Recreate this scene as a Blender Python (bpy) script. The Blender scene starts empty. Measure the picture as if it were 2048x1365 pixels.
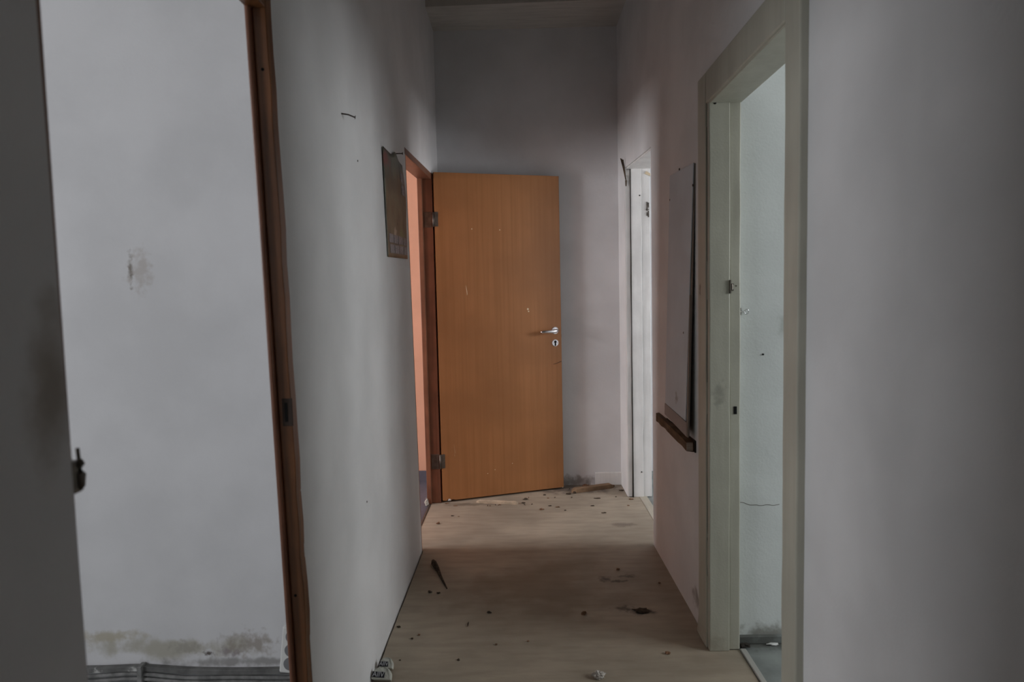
import bpy, bmesh, math, random
from mathutils import Vector, Matrix, noise
random.seed(7)
sc = bpy.context.scene
COL = sc.collection

# ------------------------------------------------------------------ camera
cam_d = bpy.data.cameras.new('camera'); cam = bpy.data.objects.new('camera', cam_d); COL.objects.link(cam)
Rv = Vector((0.99967012, 0.01350371, -0.02184734)); Uv = Vector((0.02087386, 0.0684516, 0.99743604)); Fv = Vector((-0.01496457, 0.99756304, -0.06814714))
M = Matrix((Rv, Uv, -Fv)).transposed().to_4x4(); M.translation = Vector((0, 0, 1.31))
cam.matrix_world = M
cam_d.sensor_width = 36; cam_d.lens = 22.778; cam_d.clip_start = 0.05
cam_d.dof.use_dof = True; cam_d.dof.focus_distance = 3.6; cam_d.dof.aperture_fstop = 4.0
sc.camera = cam

# ------------------------------------------------------------------ world, exposure, window lamps and added fill
sc.view_settings.view_transform = 'Standard'; sc.view_settings.look = 'None'
sc.view_settings.gamma = 1; sc.view_settings.use_curve_mapping = False
sc.view_settings.exposure = 0.0
w = bpy.data.worlds.new('world'); sc.world = w; w.use_nodes = True
w.node_tree.nodes['Background'].inputs[0].default_value = (0.62, 0.72, 0.85, 1)
w.node_tree.nodes['Background'].inputs[1].default_value = 0.6

def area_light(loc, direction, sx, sy, power, color):
    d = bpy.data.lights.new('window_or_fill_light', 'AREA'); d.shape = 'RECTANGLE'; d.size = sx; d.size_y = sy
    d.energy = power; d.color = color
    o = bpy.data.objects.new('window_or_fill_light', d); COL.objects.link(o); o.location = loc
    o.rotation_euler = Vector(direction).to_track_quat('-Z', 'Z').to_euler()
    return o
# left room, right near room, pink far left room, far right room
area_light((-3.75, -0.1, 1.6), (1, 0.15, -0.12), 1.3, 1.4, 56, (0.95, 0.96, 1.0))
area_light((3.65, 1.3, 1.6), (-1, 0.05, -0.15), 1.3, 1.3, 52, (0.95, 0.985, 1.0))
area_light((-3.35, 2.90, 1.55), (1, 0.2, -0.15), 1.0, 1.3, 92, (0.98, 0.97, 1.0))
# added weak fill lamp behind the camera, in front of the closed wall
area_light((0.05, -2.12, 2.0), (0, 1, 0.0), 0.9, 1.0, 0.7, (1.0, 0.98, 0.96))
area_light((3.35, 3.10, 1.55), (-1, 0.2, -0.15), 0.9, 1.3, 70, (0.97, 0.97, 1.0))

# ------------------------------------------------------------------ materials
def mat(name, col, rough=0.8, metal=0.0, mottle=0.06, mscale=3.0, bump=0.15, bscale=140.0, stains=(), stretch=None, fine=0.0, fscale=(1, 1, 1), spec=0.3, fine_col=None):
    m = bpy.data.materials.new(name); m.use_nodes = True
    nt = m.node_tree; N = nt.nodes; L = nt.links
    b = N['Principled BSDF']; b.inputs['Roughness'].default_value = rough; b.inputs['Metallic'].default_value = metal
    b.inputs['Specular IOR Level'].default_value = spec
    geo = N.new('ShaderNodeNewGeometry'); pos = geo.outputs['Position']
    def nz(scale, detail=4, vec=None):
        n = N.new('ShaderNodeTexNoise'); n.inputs['Scale'].default_value = scale; n.inputs['Detail'].default_value = detail
        L.new(vec or pos, n.inputs['Vector']); return n
    def mix(fac, a, bb, blend='MIX'):
        x = N.new('ShaderNodeMix'); x.data_type = 'RGBA'; x.blend_type = blend
        if isinstance(fac, float): x.inputs[0].default_value = fac
        else: L.new(fac, x.inputs[0])
        for s, v in ((6, a), (7, bb)):
            if isinstance(v, tuple): x.inputs[s].default_value = (*v, 1)
            else: L.new(v, x.inputs[s])
        return x.outputs[2]
    def mr(v, a, b_, c, d):
        x = N.new('ShaderNodeMapRange'); L.new(v, x.inputs[0]); x.interpolation_type = 'SMOOTHSTEP'
        for i, q in enumerate((a, b_, c, d)): x.inputs[i + 1].default_value = q
        return x.outputs[0]
    n1 = nz(mscale, 6)
    lo = tuple(c * (1 - mottle) for c in col); hi = tuple(min(1, c * (1 + mottle)) for c in col)
    c = mix(mr(n1.outputs['Fac'], 0.3, 0.7, 0, 1), lo, hi)
    if fine:
        vm = N.new('ShaderNodeVectorMath'); vm.operation = 'MULTIPLY'; vm.inputs[1].default_value = fscale; L.new(pos, vm.inputs[0])
        n2 = nz(1.0, 5, vm.outputs[0])
        c = mix(mr(n2.outputs['Fac'], 0.35, 0.72, 0, fine), c, fine_col or tuple(q * 0.45 for q in col))
    for (ctr, rad, scol, amt, dist) in stains:
        sub = N.new('ShaderNodeVectorMath'); sub.operation = 'SUBTRACT'; sub.inputs[1].default_value = ctr; L.new(pos, sub.inputs[0])
        dv = N.new('ShaderNodeVectorMath'); dv.operation = 'DIVIDE'; dv.inputs[1].default_value = rad; L.new(sub.outputs[0], dv.inputs[0])
        ln = N.new('ShaderNodeVectorMath'); ln.operation = 'LENGTH'; L.new(dv.outputs[0], ln.inputs[0])
        ns = nz(dist, 5)
        ad = N.new('ShaderNodeMath'); ad.operation = 'MULTIPLY_ADD'; ad.inputs[1].default_value = 2.2; L.new(ns.outputs['Fac'], ad.inputs[0]); L.new(ln.outputs['Value'], ad.inputs[2])
        c = mix(mr(ad.outputs[0], 1.25, 2.15, amt, 0), c, scol)
    L.new(c, b.inputs['Base Color'])
    if bump:
        nb = nz(bscale, 3); nb2 = nz(9, 3)
        a = N.new('ShaderNodeMath'); a.operation = 'MULTIPLY_ADD'; a.inputs[1].default_value = 4.0; L.new(nb2.outputs['Fac'], a.inputs[0]); L.new(nb.outputs['Fac'], a.inputs[2])
        bp = N.new('ShaderNodeBump'); bp.inputs['Strength'].default_value = bump; bp.inputs['Distance'].default_value = 0.004
        L.new(a.outputs[0], bp.inputs['Height']); L.new(bp.outputs[0], b.inputs['Normal'])
    return m

DIRT = (0.16, 0.13, 0.10)
PL = (0.74, 0.735, 0.735)
M_left = mat('plaster left', PL, stains=[((-0.54, 0.735, 1.22), (0.1, 0.05, 0.13), (0.26, 0.21, 0.15), 0.7, 9)])
M_right = mat('plaster right', (0.765, 0.765, 0.765), stains=[((0.66, 2.50, 0.09), (0.1, 0.10, 0.05), (0.2, 0.16, 0.13), 0.7, 22)])
M_back = mat('plaster back', (0.735, 0.735, 0.745), stains=[((0.3, 4.41, 0.02), (0.35, 0.1, 0.05), DIRT, 0.7, 20)])
M_room = mat('plaster left room', (0.68, 0.68, 0.69), stains=[
    ((-1.25, 2.14, 0.13), (0.42, 0.2, 0.045), (0.42, 0.40, 0.33), 0.85, 16),
    ((-1.03, 2.14, 0.11), (0.05, 0.2, 0.025), (0.30, 0.26, 0.27), 0.8, 60),
    ((-1.18, 2.14, 0.13), (0.07, 0.2, 0.03), (0.36, 0.34, 0.30), 0.7, 70),
    ((-0.95, 2.14, 0.14), (0.10, 0.2, 0.05), (0.32, 0.28, 0.24), 0.8, 40),
    ((-0.9, 2.14, 0.075), (0.5, 0.2, 0.022), (0.30, 0.29, 0.28), 0.85, 25),
    ((-1.45, 2.14, 0.17), (0.14, 0.2, 0.03), (0.44, 0.40, 0.30), 0.8, 30),
    ((-1.29, 2.14, 1.42), (0.012, 0.2, 0.07), (0.17, 0.14, 0.11), 0.85, 60),
    ((-1.26, 2.14, 1.42), (0.05, 0.2, 0.075), (0.48, 0.44, 0.41), 0.65, 40),
    ((-1.10, 2.14, 0.105), (0.022, 0.2, 0.012), (0.10, 0.08, 0.07), 0.95, 90)])
M_mint = mat('plaster mint room', (0.70, 0.73, 0.72), stains=[((0.9, 2.36, 0.03), (0.14, 0.1, 0.05), (0.22, 0.21, 0.18), 0.8, 25),
    ((0.95, 2.36, 1.19), (0.03, 0.1, 0.05), (0.42, 0.45, 0.42), 0.6, 25)])
M_pink = mat('paint pink', (0.70, 0.40, 0.275))
M_white_room = mat('plaster far right room', (0.7, 0.7, 0.7))
M_ceil = mat('ceiling paint', (0.62, 0.59, 0.54), fine=0.25, fscale=(5, 60, 5))
M_floor = mat('worn floor board', (0.40, 0.34, 0.265), rough=0.62, mottle=0.16, mscale=2.2, bump=0.1, fine=0.3, fscale=(6, 26, 1), fine_col=(0.20, 0.165, 0.12), stains=[
    ((0.12, 2.85, 0), (0.42, 0.42, 1), (0.17, 0.125, 0.08), 0.55, 4),
    ((0.475, 2.60, 0), (0.065, 0.035, 1), (0.055, 0.045, 0.045), 0.9, 30),
    ((0.405, 2.63, 0), (0.05, 0.03, 1), (0.08, 0.06, 0.045), 0.75, 40),
    ((0.36, 2.91, 0), (0.035, 0.04, 1), (0.07, 0.05, 0.04), 0.8, 40),
    ((0.42, 2.89, 0), (0.05, 0.02, 1), (0.07, 0.05, 0.035), 0.8, 40),
    ((0.48, 2.94, 0), (0.06, 0.022, 1), (0.08, 0.06, 0.045), 0.7, 40),
    ((0.56, 3.62, 0), (0.08, 0.05, 1), (0.15, 0.12, 0.10), 0.6, 20),
    ((-0.35, 4.03, 0), (0.25, 0.04, 1), (0.14, 0.11, 0.08), 0.6, 20),
    ((0.35, 4.33, 0), (0.42, 0.15, 1), (0.13, 0.105, 0.09), 0.75, 18),
    ((-0.30, 2.75, 0), (0.12, 0.20, 1), (0.22, 0.18, 0.14), 0.4, 12)])
M_sub = mat('dark subfloor and gap shade', (0.035, 0.03, 0.025), rough=0.95)
M_gfloor = mat('grey vinyl floor', (0.25, 0.27, 0.26), rough=0.6, mottle=0.2, mscale=7, stains=[((0.85, 2.34, 0), (0.2, 0.05, 1), (0.1, 0.1, 0.09), 0.8, 20)])
M_gfloor2 = mat('slate vinyl floor', (0.12, 0.125, 0.16), rough=0.5, mottle=0.15)
M_thr = mat('pale threshold', (0.50, 0.46, 0.38), rough=0.7, fine=0.3, fscale=(40, 3, 1))
M_strip = mat('grey threshold strip', (0.42, 0.41, 0.38), rough=0.5)
WS = (28, 28, 1.2)
M_brown = mat('brown varnished wood', (0.24, 0.095, 0.034), rough=0.38, mottle=0.2, mscale=6, bump=0.08, fine=0.7, fscale=(70, 70, 2.0), fine_col=(0.085, 0.033, 0.013), spec=0.5)
M_brown2 = mat('reddish frame wood', (0.24, 0.10, 0.055), rough=0.4, mottle=0.2, mscale=6, bump=0.06, fine=0.6, fscale=(70, 70, 2.0), fine_col=(0.11, 0.045, 0.025), spec=0.5)
M_veneer = mat('oak veneer', (0.375, 0.168, 0.064), rough=0.42, mottle=0.10, mscale=3, bump=0.03, fine=0.55, fscale=(48, 48, 1.0), fine_col=(0.30, 0.13, 0.045), spec=0.35)
M_edge = mat('veneer edge', (0.36, 0.22, 0.12), rough=0.6)
M_chip = mat('raw chipped wood', (0.72, 0.60, 0.42), rough=0.8)
M_cream = mat('cream gloss paint', (0.50, 0.49, 0.41), rough=0.45, mottle=0.07, mscale=5, bump=0.1, fine=0.22, fscale=(30, 30, 2.5), fine_col=(0.30, 0.28, 0.22), spec=0.5,
    stains=[((0.70, 2.3, 0.95), (0.03, 0.05, 0.05), (0.25, 0.24, 0.2), 0.6, 40), ((0.68, 2.3, 0.02), (0.06, 0.1, 0.05), (0.33, 0.30, 0.24), 0.7, 30),
            ((0.66, 2.39, 1.32), (0.05, 0.015, 0.03), (0.12, 0.08, 0.05), 0.8, 50)])
M_wpaint = mat('old white paint', (0.80, 0.795, 0.78), rough=0.5, mottle=0.06, mscale=7, bump=0.1, fine=0.18, fscale=(35, 35, 3), fine_col=(0.45, 0.43, 0.4))
M_steel = mat('brushed steel', (0.75, 0.75, 0.78), rough=0.22, metal=1.0, mottle=0.02, bump=0)
M_satin = mat('satin steel', (0.78, 0.78, 0.80), rough=0.38, metal=0.85, mottle=0.02, bump=0)
M_dsteel = mat('tarnished steel', (0.16, 0.14, 0.12), rough=0.45, metal=0.8, mottle=0.2, mscale=40, bump=0)
M_black = mat('black void', (0.008, 0.008, 0.008), rough=0.9, bump=0, mottle=0)
M_rust = mat('rusty nail', (0.07, 0.05, 0.04), rough=0.7, metal=0.4)
M_panel = mat('grey panel face', (0.60, 0.66, 0.71), rough=0.55, mottle=0.06, mscale=4, bump=0.0, spec=0.25, stains=[((0.65, 2.72, 0.87), (0.1, 0.03, 0.03), (0.2, 0.2, 0.2), 0.6, 50)])
M_pback = mat('panel backing', (0.24, 0.20, 0.17), rough=0.7)
M_pstrip = mat('panel lower strip', (0.30, 0.27, 0.26), rough=0.5)
M_ledge = mat('rough ledge wood', (0.14, 0.085, 0.045), rough=0.8, mottle=0.35, mscale=14, fine=0.6, fscale=(60, 5, 60), fine_col=(0.05, 0.03, 0.018), bump=0.3, bscale=60)
M_endg = mat('end grain', (0.42, 0.34, 0.28), rough=0.9, fine=0.4, fscale=(5, 5, 150))
M_scrap = mat('scrap timber', (0.27, 0.175, 0.105), rough=0.85, mottle=0.2, mscale=12, fine=0.4, fscale=(6, 60, 60), bump=0.3, bscale=60)
M_slat = mat('pale slat', (0.56, 0.46, 0.34), rough=0.85, mottle=0.2, mscale=20)
M_crumb = mat('dark debris', (0.07, 0.05, 0.035), rough=0.95, mottle=0.4, mscale=60)
M_rcrumb = mat('reddish debris', (0.22, 0.12, 0.07), rough=0.95, mottle=0.4, mscale=60)
M_cable = mat('dusty grey cable', (0.20, 0.20, 0.195), rough=0.8, mottle=0.35, mscale=25, stains=[])
M_trunk = mat('grey trunking', (0.15, 0.15, 0.145), rough=0.75, mottle=0.3, mscale=18, stains=[((-1.48, 2.1, 0.05), (0.02, 0.1, 0.02), (0.6, 0.6, 0.58), 0.9, 80), ((-1.35, 2.1, 0.06), (0.02, 0.1, 0.015), (0.6, 0.6, 0.58), 0.9, 80)])
M_plastic = mat('white plastic', (0.72, 0.72, 0.70), rough=0.4, mottle=0.05)
M_sock = mat('socket well', (0.20, 0.20, 0.21), rough=0.6)
M_paper = mat('dirty white paper', (0.55, 0.55, 0.49), rough=0.85, mottle=0.12, mscale=60, bump=0.4, bscale=90)
M_label = mat('black label', (0.018, 0.018, 0.025), rough=0.6, mottle=0, bump=0)
M_letter = mat('label lettering', (0.5, 0.5, 0.52), rough=0.7, mottle=0, bump=0)
M_crump = mat('crumpled paper', (0.50, 0.46, 0.42), rough=0.9, mottle=0.2, mscale=70, bump=0.5, bscale=90)
M_pic = mat('calendar picture', (0.10, 0.105, 0.075), rough=0.35, mottle=0.5, mscale=9, bump=0, fine=0.6, fscale=(14, 14, 14), fine_col=(0.14, 0.095, 0.05), spec=0.5, stains=[
    ((-0.54, 2.83, 1.60), (0.2, 0.035, 0.03), (0.42, 0.37, 0.31), 0.95, 45), ((-0.54, 2.88, 1.645), (0.2, 0.02, 0.018), (0.015, 0.015, 0.012), 0.9, 60), ((-0.54, 2.98, 1.60), (0.2, 0.10, 0.05), (0.10, 0.17, 0.05), 0.8, 15),
    ((-0.54, 2.68, 1.88), (0.2, 0.10, 0.04), (0.22, 0.035, 0.03), 0.85, 15), ((-0.54, 2.8, 1.80), (0.2, 0.2, 0.05), (0.05, 0.055, 0.045), 0.7, 12)])
M_grid = mat('calendar month table', (0.36, 0.325, 0.34), rough=0.5, mottle=0.1, bump=0, fine=0.7, fscale=(10, 150, 190), fine_col=(0.12, 0.10, 0.11))
M_green = mat('green shred', (0.12, 0.16, 0.05), rough=0.9)

# ------------------------------------------------------------------ helpers
def boxm(bm, x0, x1, y0, y1, z0, z1, mtx=None):
    vs = [bm.verts.new((x, y, z)) for x in (x0, x1) for y in (y0, y1) for z in (z0, z1)]
    for f in ((0, 1, 3, 2), (4, 6, 7, 5), (0, 4, 5, 1), (2, 3, 7, 6), (0, 2, 6, 4), (1, 5, 7, 3)):
        bm.faces.new([vs[i] for i in f])
    if mtx: bmesh.ops.transform(bm, matrix=mtx, verts=vs)
    return vs

def prism(bm, a, b):
    """closed solid between two matching outlines (lists of 3D points)"""
    A = [bm.verts.new(p) for p in a]; B = [bm.verts.new(p) for p in b]; n = len(a)
    bm.faces.new(A); bm.faces.new(list(reversed(B)))
    for i in range(n): bm.faces.new((A[i], B[i], B[(i + 1) % n], A[(i + 1) % n]))
    return A + B

def tube(bm, pts, r, seg=10, caps=True):
    pts = [Vector(p) for p in pts]; rings = []
    rr = r if isinstance(r, (list, tuple)) else [r] * len(pts)
    for i, p in enumerate(pts):
        d = (pts[min(i + 1, len(pts) - 1)] - pts[max(i - 1, 0)]).normalized()
        s = d.cross(Vector((0, 0, 1)));
        if s.length < 1e-3: s = d.cross(Vector((0, 1, 0)))
        s.normalize(); t = s.cross(d)
        rings.append([bm.verts.new(p + (s * math.cos(a) + t * math.sin(a)) * rr[i]) for a in [2 * math.pi * k / seg for k in range(seg)]])
    for a, b in zip(rings, rings[1:]):
        for k in range(seg): bm.faces.new((a[k], a[(k + 1) % seg], b[(k + 1) % seg], b[k]))
    if caps: bm.faces.new(list(reversed(rings[0]))); bm.faces.new(rings[-1])
    return [v for q in rings for v in q]

def disc(bm, c, axis, r, depth, seg=24):
    c = Vector(c); ax = Vector(axis).normalized()
    return tube(bm, [c, c + ax * depth * 0.7, c + ax * depth], [r, r, r * 0.86], seg)

def base_of(bm):
    xs = [v.co for v in bm.verts]
    return Vector(((min(v.x for v in xs) + max(v.x for v in xs)) / 2, (min(v.y for v in xs) + max(v.y for v in xs)) / 2, min(v.z for v in xs)))

def worldpos(o):
    p = Vector(o.location)
    while o.parent: o = o.parent; p += Vector(o.location)
    return p

def obj(name, bm, m, parent=None, bevel=0, smooth=False, subdiv=0):
    bmesh.ops.recalc_face_normals(bm, faces=bm.faces[:])
    o0 = base_of(bm)
    bmesh.ops.translate(bm, vec=-o0, verts=bm.verts[:])
    me = bpy.data.meshes.new(name); bm.to_mesh(me); bm.free()
    if smooth:
        for p in me.polygons: p.use_smooth = True
    me.materials.append(m)
    o = bpy.data.objects.new(name, me); COL.objects.link(o)
    if parent:
        o.parent = parent; o.location = o0 - worldpos(parent)
    else: o.location = o0
    if bevel:
        b = o.modifiers.new('bevel', 'BEVEL'); b.width = bevel; b.segments = 2; b.limit_method = 'ANGLE'
    if subdiv:
        s = o.modifiers.new('subdiv', 'SUBSURF'); s.levels = subdiv; s.render_levels = subdiv
    return o

def thing(name, label, cat, loc, group=None):
    o = bpy.data.objects.new(name, None); COL.objects.link(o); o.location = loc; o.empty_display_size = 0.05
    o['label'] = label; o['category'] = cat
    if group: o['group'] = group
    return o
def tag(o, label, cat, group=None):
    o['label'] = label; o['category'] = cat
    if group: o['group'] = group
    return o
def struct(o, label=None, cat=None):
    o['kind'] = 'structure'
    if label: o['label'] = label; o['category'] = cat
    return o
def B(): return bmesh.new()

def yzwall(name, m, x0, x1, quads, label, cat='wall', x_at=None):
    """wall in the YZ plane out of quads ((y,z) x4), extruded from x0 to x1"""
    bm = B()
    for q in quads: prism(bm, [(x0, y, z) for y, z in q], [(x1, y, z) for y, z in q])
    return struct(obj(name, bm, m), label, cat)
def xzwall(name, m, y0, y1, quads, label, cat='wall'):
    bm = B()
    for q in quads: prism(bm, [(x, y0, z) for x, z in q], [(x, y1, z) for x, z in q])
    return struct(obj(name, bm, m), label, cat)
def R(a, b, c, d): return [(a, c), (b, c), (b, d), (a, d)]

XL, XR, YB, ZC = -0.542, 0.677, 4.41, 3.32
# ------------------------------------------------------------------ corridor shell
# left wall: near piece ends at the first doorway; openings are slightly out of plumb
def d1y(z): return 1.575 - 0.051 * z
def d2y(z): return 3.285 - 0.062 * z
W1 = 0.040
yzwall('wall_left', M_left, XL - W1, XL, [
    [(-2.2, -0.02), (0.768, -0.02), (0.735, ZC), (-2.2, ZC)],
    [(0.735, 2.02), (d1y(2.02), 2.02), (d1y(2.02), ZC), (0.735, ZC)],
    [(d1y(0), -0.02), (d2y(0), -0.02), (d2y(2.035), 2.035), (d1y(2.035), 2.035)],
    [(d1y(2.02), 2.035), (d2y(2.035), 2.035), (4.10, 2.088), (4.10, ZC), (d1y(2.02), ZC)],
    [(4.10, -0.02), (YB, -0.02), (YB, ZC), (4.10, ZC)],
], 'white plaster wall on the left of the corridor')
W2 = 0.10
def xr(y): return XR if y < 2.4 else XR - 0.010 * min(1, (y - 2.4) / 0.9)
bm = B()
for q in [R(-2.2, 1.60, -0.02, ZC), R(1.60, 2.36, 2.02, ZC), R(2.36, 3.315, -0.02, ZC), [(3.315, 2.045), (4.14, 2.10), (4.14, ZC), (3.315, ZC)], R(4.14, YB, -0.02, ZC)]:
    prism(bm, [(xr(y), y, z) for y, z in q], [(XR + W2, y, z) for y, z in q])
struct(obj('wall_right', bm, M_right), 'white plaster wall on the right of the corridor', 'wall')
xzwall('wall_back', M_back, YB, YB + 0.1, [R(-0.582, 0.777, -0.02, ZC)], 'plaster end wall behind the open wooden door')
xzwall('wall_front', M_back, -2.3, -2.2, [R(-0.75, 0.95, -0.02, ZC)], 'plaster wall closing the corridor')
bm = B(); boxm(bm, -0.58, 0.775, -2.25, YB + 0.05, ZC, ZC + 0.1)
struct(obj('ceiling', bm, M_ceil), 'grey painted corridor ceiling', 'ceiling')
bm = B(); prism(bm, [(XL, 4.05, 3.075), (XL, YB, 3.075), (XL, YB, ZC), (XL, 4.05, ZC)], [(XR, 4.00, 3.07), (XR, YB, 3.075), (XR, YB, ZC), (XR, 4.00, ZC)])
struct(obj('trim_1', bm, M_ceil), 'boxed beam under the ceiling at the end wall', 'beam')

# corridor floor: board sheet with a ragged gap along the left wall and sub floor below
bm = B()
ys = sorted([-2.2 + 0.05 * i for i in range(int((YB + 2.2) / 0.05) + 1)] + [YB, 1.649, 1.6495, 2.3025, 2.303, 3.281, 3.2815, 3.319, 3.3195, 4.066, 4.0665, 4.1195, 4.12])
L0 = []; R0 = []
for y in ys:
    inop = 3.2812 < y < 4.0662
    lx = -0.600 if inop else XL + 0.004 + 0.006 * (0.5 + noise.noise(Vector((y * 6, 3, 0))))
    rx = 0.74 if 3.3192 < y < 4.1198 else (0.774 if 1.6492 < y < 2.3028 else XR - 0.003 - 0.003 * noise.noise(Vector((y * 5, 8, 0))))
    L0.append(bm.verts.new((lx, y, 0))); R0.append(bm.verts.new((rx, y, 0)))
for i in range(len(ys) - 1): bm.faces.new((L0[i], R0[i], R0[i + 1], L0[i + 1]))
r = bmesh.ops.extrude_face_region(bm, geom=bm.faces[:])
bmesh.ops.translate(bm, vec=(0, 0, -0.012), verts=[v for v in r['geom'] if isinstance(v, bmesh.types.BMVert)])
struct(obj('floor', bm, M_floor), 'worn brown board floor of the corridor', 'floor')
bm = B(); boxm(bm, -0.61, 0.80, -2.25, YB, -0.06, -0.02)
struct(obj('floor_2', bm, M_sub), 'dark sub floor under the corridor boards', 'floor')

# ------------------------------------------------------------------ side rooms
def room(name, x0, x1, y0, y1, zc, wm, fm, win, side, visible, fname, lab):
    """closed room shell; side = x of the outer window wall, win = (y0,y1,z0,z1)"""
    outer = x0 if side < 0 else x1
    a, b = (outer - 0.12, outer) if side < 0 else (outer, outer + 0.12)
    wy0, wy1, wz0, wz1 = win
    yzwall('wall_' + name + '_outer', wm, a, b, [R(y0, wy0, -0.02, zc), R(wy1, y1, -0.02, zc), R(wy0, wy1, -0.02, wz0), R(wy0, wy1, wz1, zc)], 'outer window wall of the ' + lab)
    xzwall('wall_' + name + '_far', wm, y1, y1 + 0.05, [R(x0, x1, -0.02, zc)], 'far wall of the ' + lab)
    xzwall('wall_' + name + '_near', wm, y0 - 0.05, y0, [R(x0, x1, -0.02, zc)], 'near wall of the ' + lab)
    q = B(); boxm(q, x0, x1, y0, y1, zc, zc + 0.08); struct(obj('ceiling_' + name, q, M_ceil), 'ceiling of the ' + lab, 'ceiling')
    q = B(); boxm(q, x0, x1, y0, y1, -0.05, -0.004); struct(obj(fname, q, fm), 'floor of the ' + lab, 'floor')
    q = B(); xm = (a + b) / 2; t = 0.03
    for (p0, p1, q0, q1) in ((wy0, wy1, wz0, wz0 + 0.06), (wy0, wy1, wz1 - 0.06, wz1), (wy0, wy0 + 0.06, wz0, wz1), (wy1 - 0.06, wy1, wz0, wz1), ((wy0 + wy1) / 2 - 0.035, (wy0 + wy1) / 2 + 0.035, wz0, wz1)):
        boxm(q, xm - t, xm + t, p0, p1, q0, q1)
    return q
wn = 0
for args in [
    ('left_room', -3.6, XL - W1, -2.2, 2.14, ZC, M_room, M_gfloor, (-0.8, 0.6, 0.85, 2.35), -1, None, 'floor_3', 'room on the left'),
    ('mint_room', XR + W2, 3.5, -2.0, 2.36, ZC, M_mint, M_gfloor, (0.6, 2.0, 0.9, 2.3), 1, None, 'floor_4', 'pale green room on the right'),
    ('pink_room', -3.2, XL - W1, 2.22, 4.60, ZC, M_pink, M_gfloor2, (2.36, 3.44, 0.85, 2.25), -1, None, 'floor_5', 'pink room at the far left'),
    ('far_right_room', XR + W2, 3.2, 2.45, 4.75, ZC, M_white_room, M_gfloor, (2.6, 3.6, 0.85, 2.25), 1, None, 'floor_6', 'room at the far right')]:
    q = room(*args); wn += 1
    struct(obj('window_%d' % wn, q, M_wpaint), 'white window frame in the ' + args[-1], 'window')
# grey skirting in the pink room
bm = B(); boxm(bm, -2.5, XL - W1 - 0.002, 4.585, 4.60, -0.004, 0.07)
struct(obj('baseboard_pink_room', bm, M_gfloor2), 'slate skirting at the foot of the pink wall', 'skirting')

bm = B(); boxm(bm, XR + W2 + 0.001, 2.5, 2.345, 2.36, -0.004, 0.028)
struct(obj('baseboard_mint_room', bm, M_gfloor, bevel=0.004), 'low dusty grey skirting at the foot of the mint wall', 'skirting')

# ------------------------------------------------------------------ door 1: near left opening with dark brown jamb
D1 = thing('door_1', 'dark brown wooden door frame at the near left opening', 'door', (-0.57, 1.15, 0)); D1['kind'] = 'structure'
def jamb_prism(x0, x1, dy0, dy1, z1, wob=0.0):
    """upright following the slant of opening 1, from yf(z)+dy0 to +dy1"""
    b = B(); n = 26; prev = None
    for i in range(n + 1):
        z = z1 * i / n; w_ = wob * noise.noise(Vector((z * 9, 1, x0 * 50)))
        ring = [b.verts.new((x, d1y(z) + dy, z)) for x, dy in ((x0, dy0), (x1 + w_, dy0), (x1 + w_, dy1), (x0, dy1))]
        if prev:
            for k in range(4): b.faces.new((prev[k], prev[(k + 1) % 4], ring[(k + 1) % 4], ring[k]))
        else: b.faces.new(ring)
        prev = ring
    b.faces.new(prev); return b
F1 = obj('door_frame', jamb_prism(-0.571, -0.5405, -0.030, 0.004, 2.02, 0.004), M_brown, D1, bevel=0.002)
obj('door_stop', jamb_prism(-0.5835, -0.5715, -0.044, 0.004, 2.02), M_brown2, F1, bevel=0.004)
bm = B(); boxm(bm, -0.5835, -0.5405, 0.785, d1y(2.0) - 0.028, 1.948, 2.02)
obj('head_piece', bm, M_brown, D1, bevel=0.003)
bm = B(); boxm(bm, -0.582, -0.560, 0.7655, 0.785, 0, 2.0)
obj('door_frame', bm, M_brown, D1, bevel=0.003)
bm = B(); boxm(bm, -0.587, -0.5825, d1y(0.2) - 0.004, d1y(0.2) + 0.03, 0, 0.42)
obj('plaster_lip', bm, M_wpaint, D1)
# strike plate
bm = B(); yy = d1y(1.05) - 0.0305
boxm(bm, -0.562, -0.5375, yy - 0.002, yy, 1.02, 1.085)
sp = obj('strike_plate', bm, M_rust, D1, bevel=0.001)
bm = B(); boxm(bm, -0.556, -0.549, yy - 0.0026, yy - 0.0019, 1.03, 1.075); obj('strike_hole', bm, M_black, sp)
bm = B(); disc(bm, (-0.556, d1y(1.82) - 0.030, 1.82), (0, -1, 0), 0.0035, 0.001, 12); obj('screw_hole', bm, M_black, F1)
bm = B(); disc(bm, (-0.560, d1y(0.60) - 0.030, 0.60), (0, -1, 0), 0.0035, 0.001, 12); obj('screw_hole', bm, M_black, F1)
# hinge knuckle with loose pin on the near side of the opening
bm = B(); tube(bm, [(-0.557, 0.792, 1.08), (-0.557, 0.792, 1.084), (-0.556, 0.792, 1.10), (-0.556, 0.792, 1.112), (-0.558, 0.792, 1.118)], [0.003, 0.0046, 0.0056, 0.0052, 0.004], 14)
hg = obj('hinge', bm, M_dsteel, D1, smooth=True)
bm = B(); tube(bm, [(-0.5575, 0.792, 1.116), (-0.5585, 0.792, 1.133)], 0.0024, 10); obj('hinge_pin', bm, M_dsteel, hg)
bm = B(); boxm(bm, -0.572, -0.557, 0.779, 0.793, 1.078, 1.118); obj('hinge_plate', bm, M_dsteel, hg)

# ------------------------------------------------------------------ door 2: open wooden door at the far left
D2 = thing('door_2', 'orange brown wooden door standing open at the corridor end', 'door', (-0.53, 4.06, 0)); D2['kind'] = 'structure'
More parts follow.
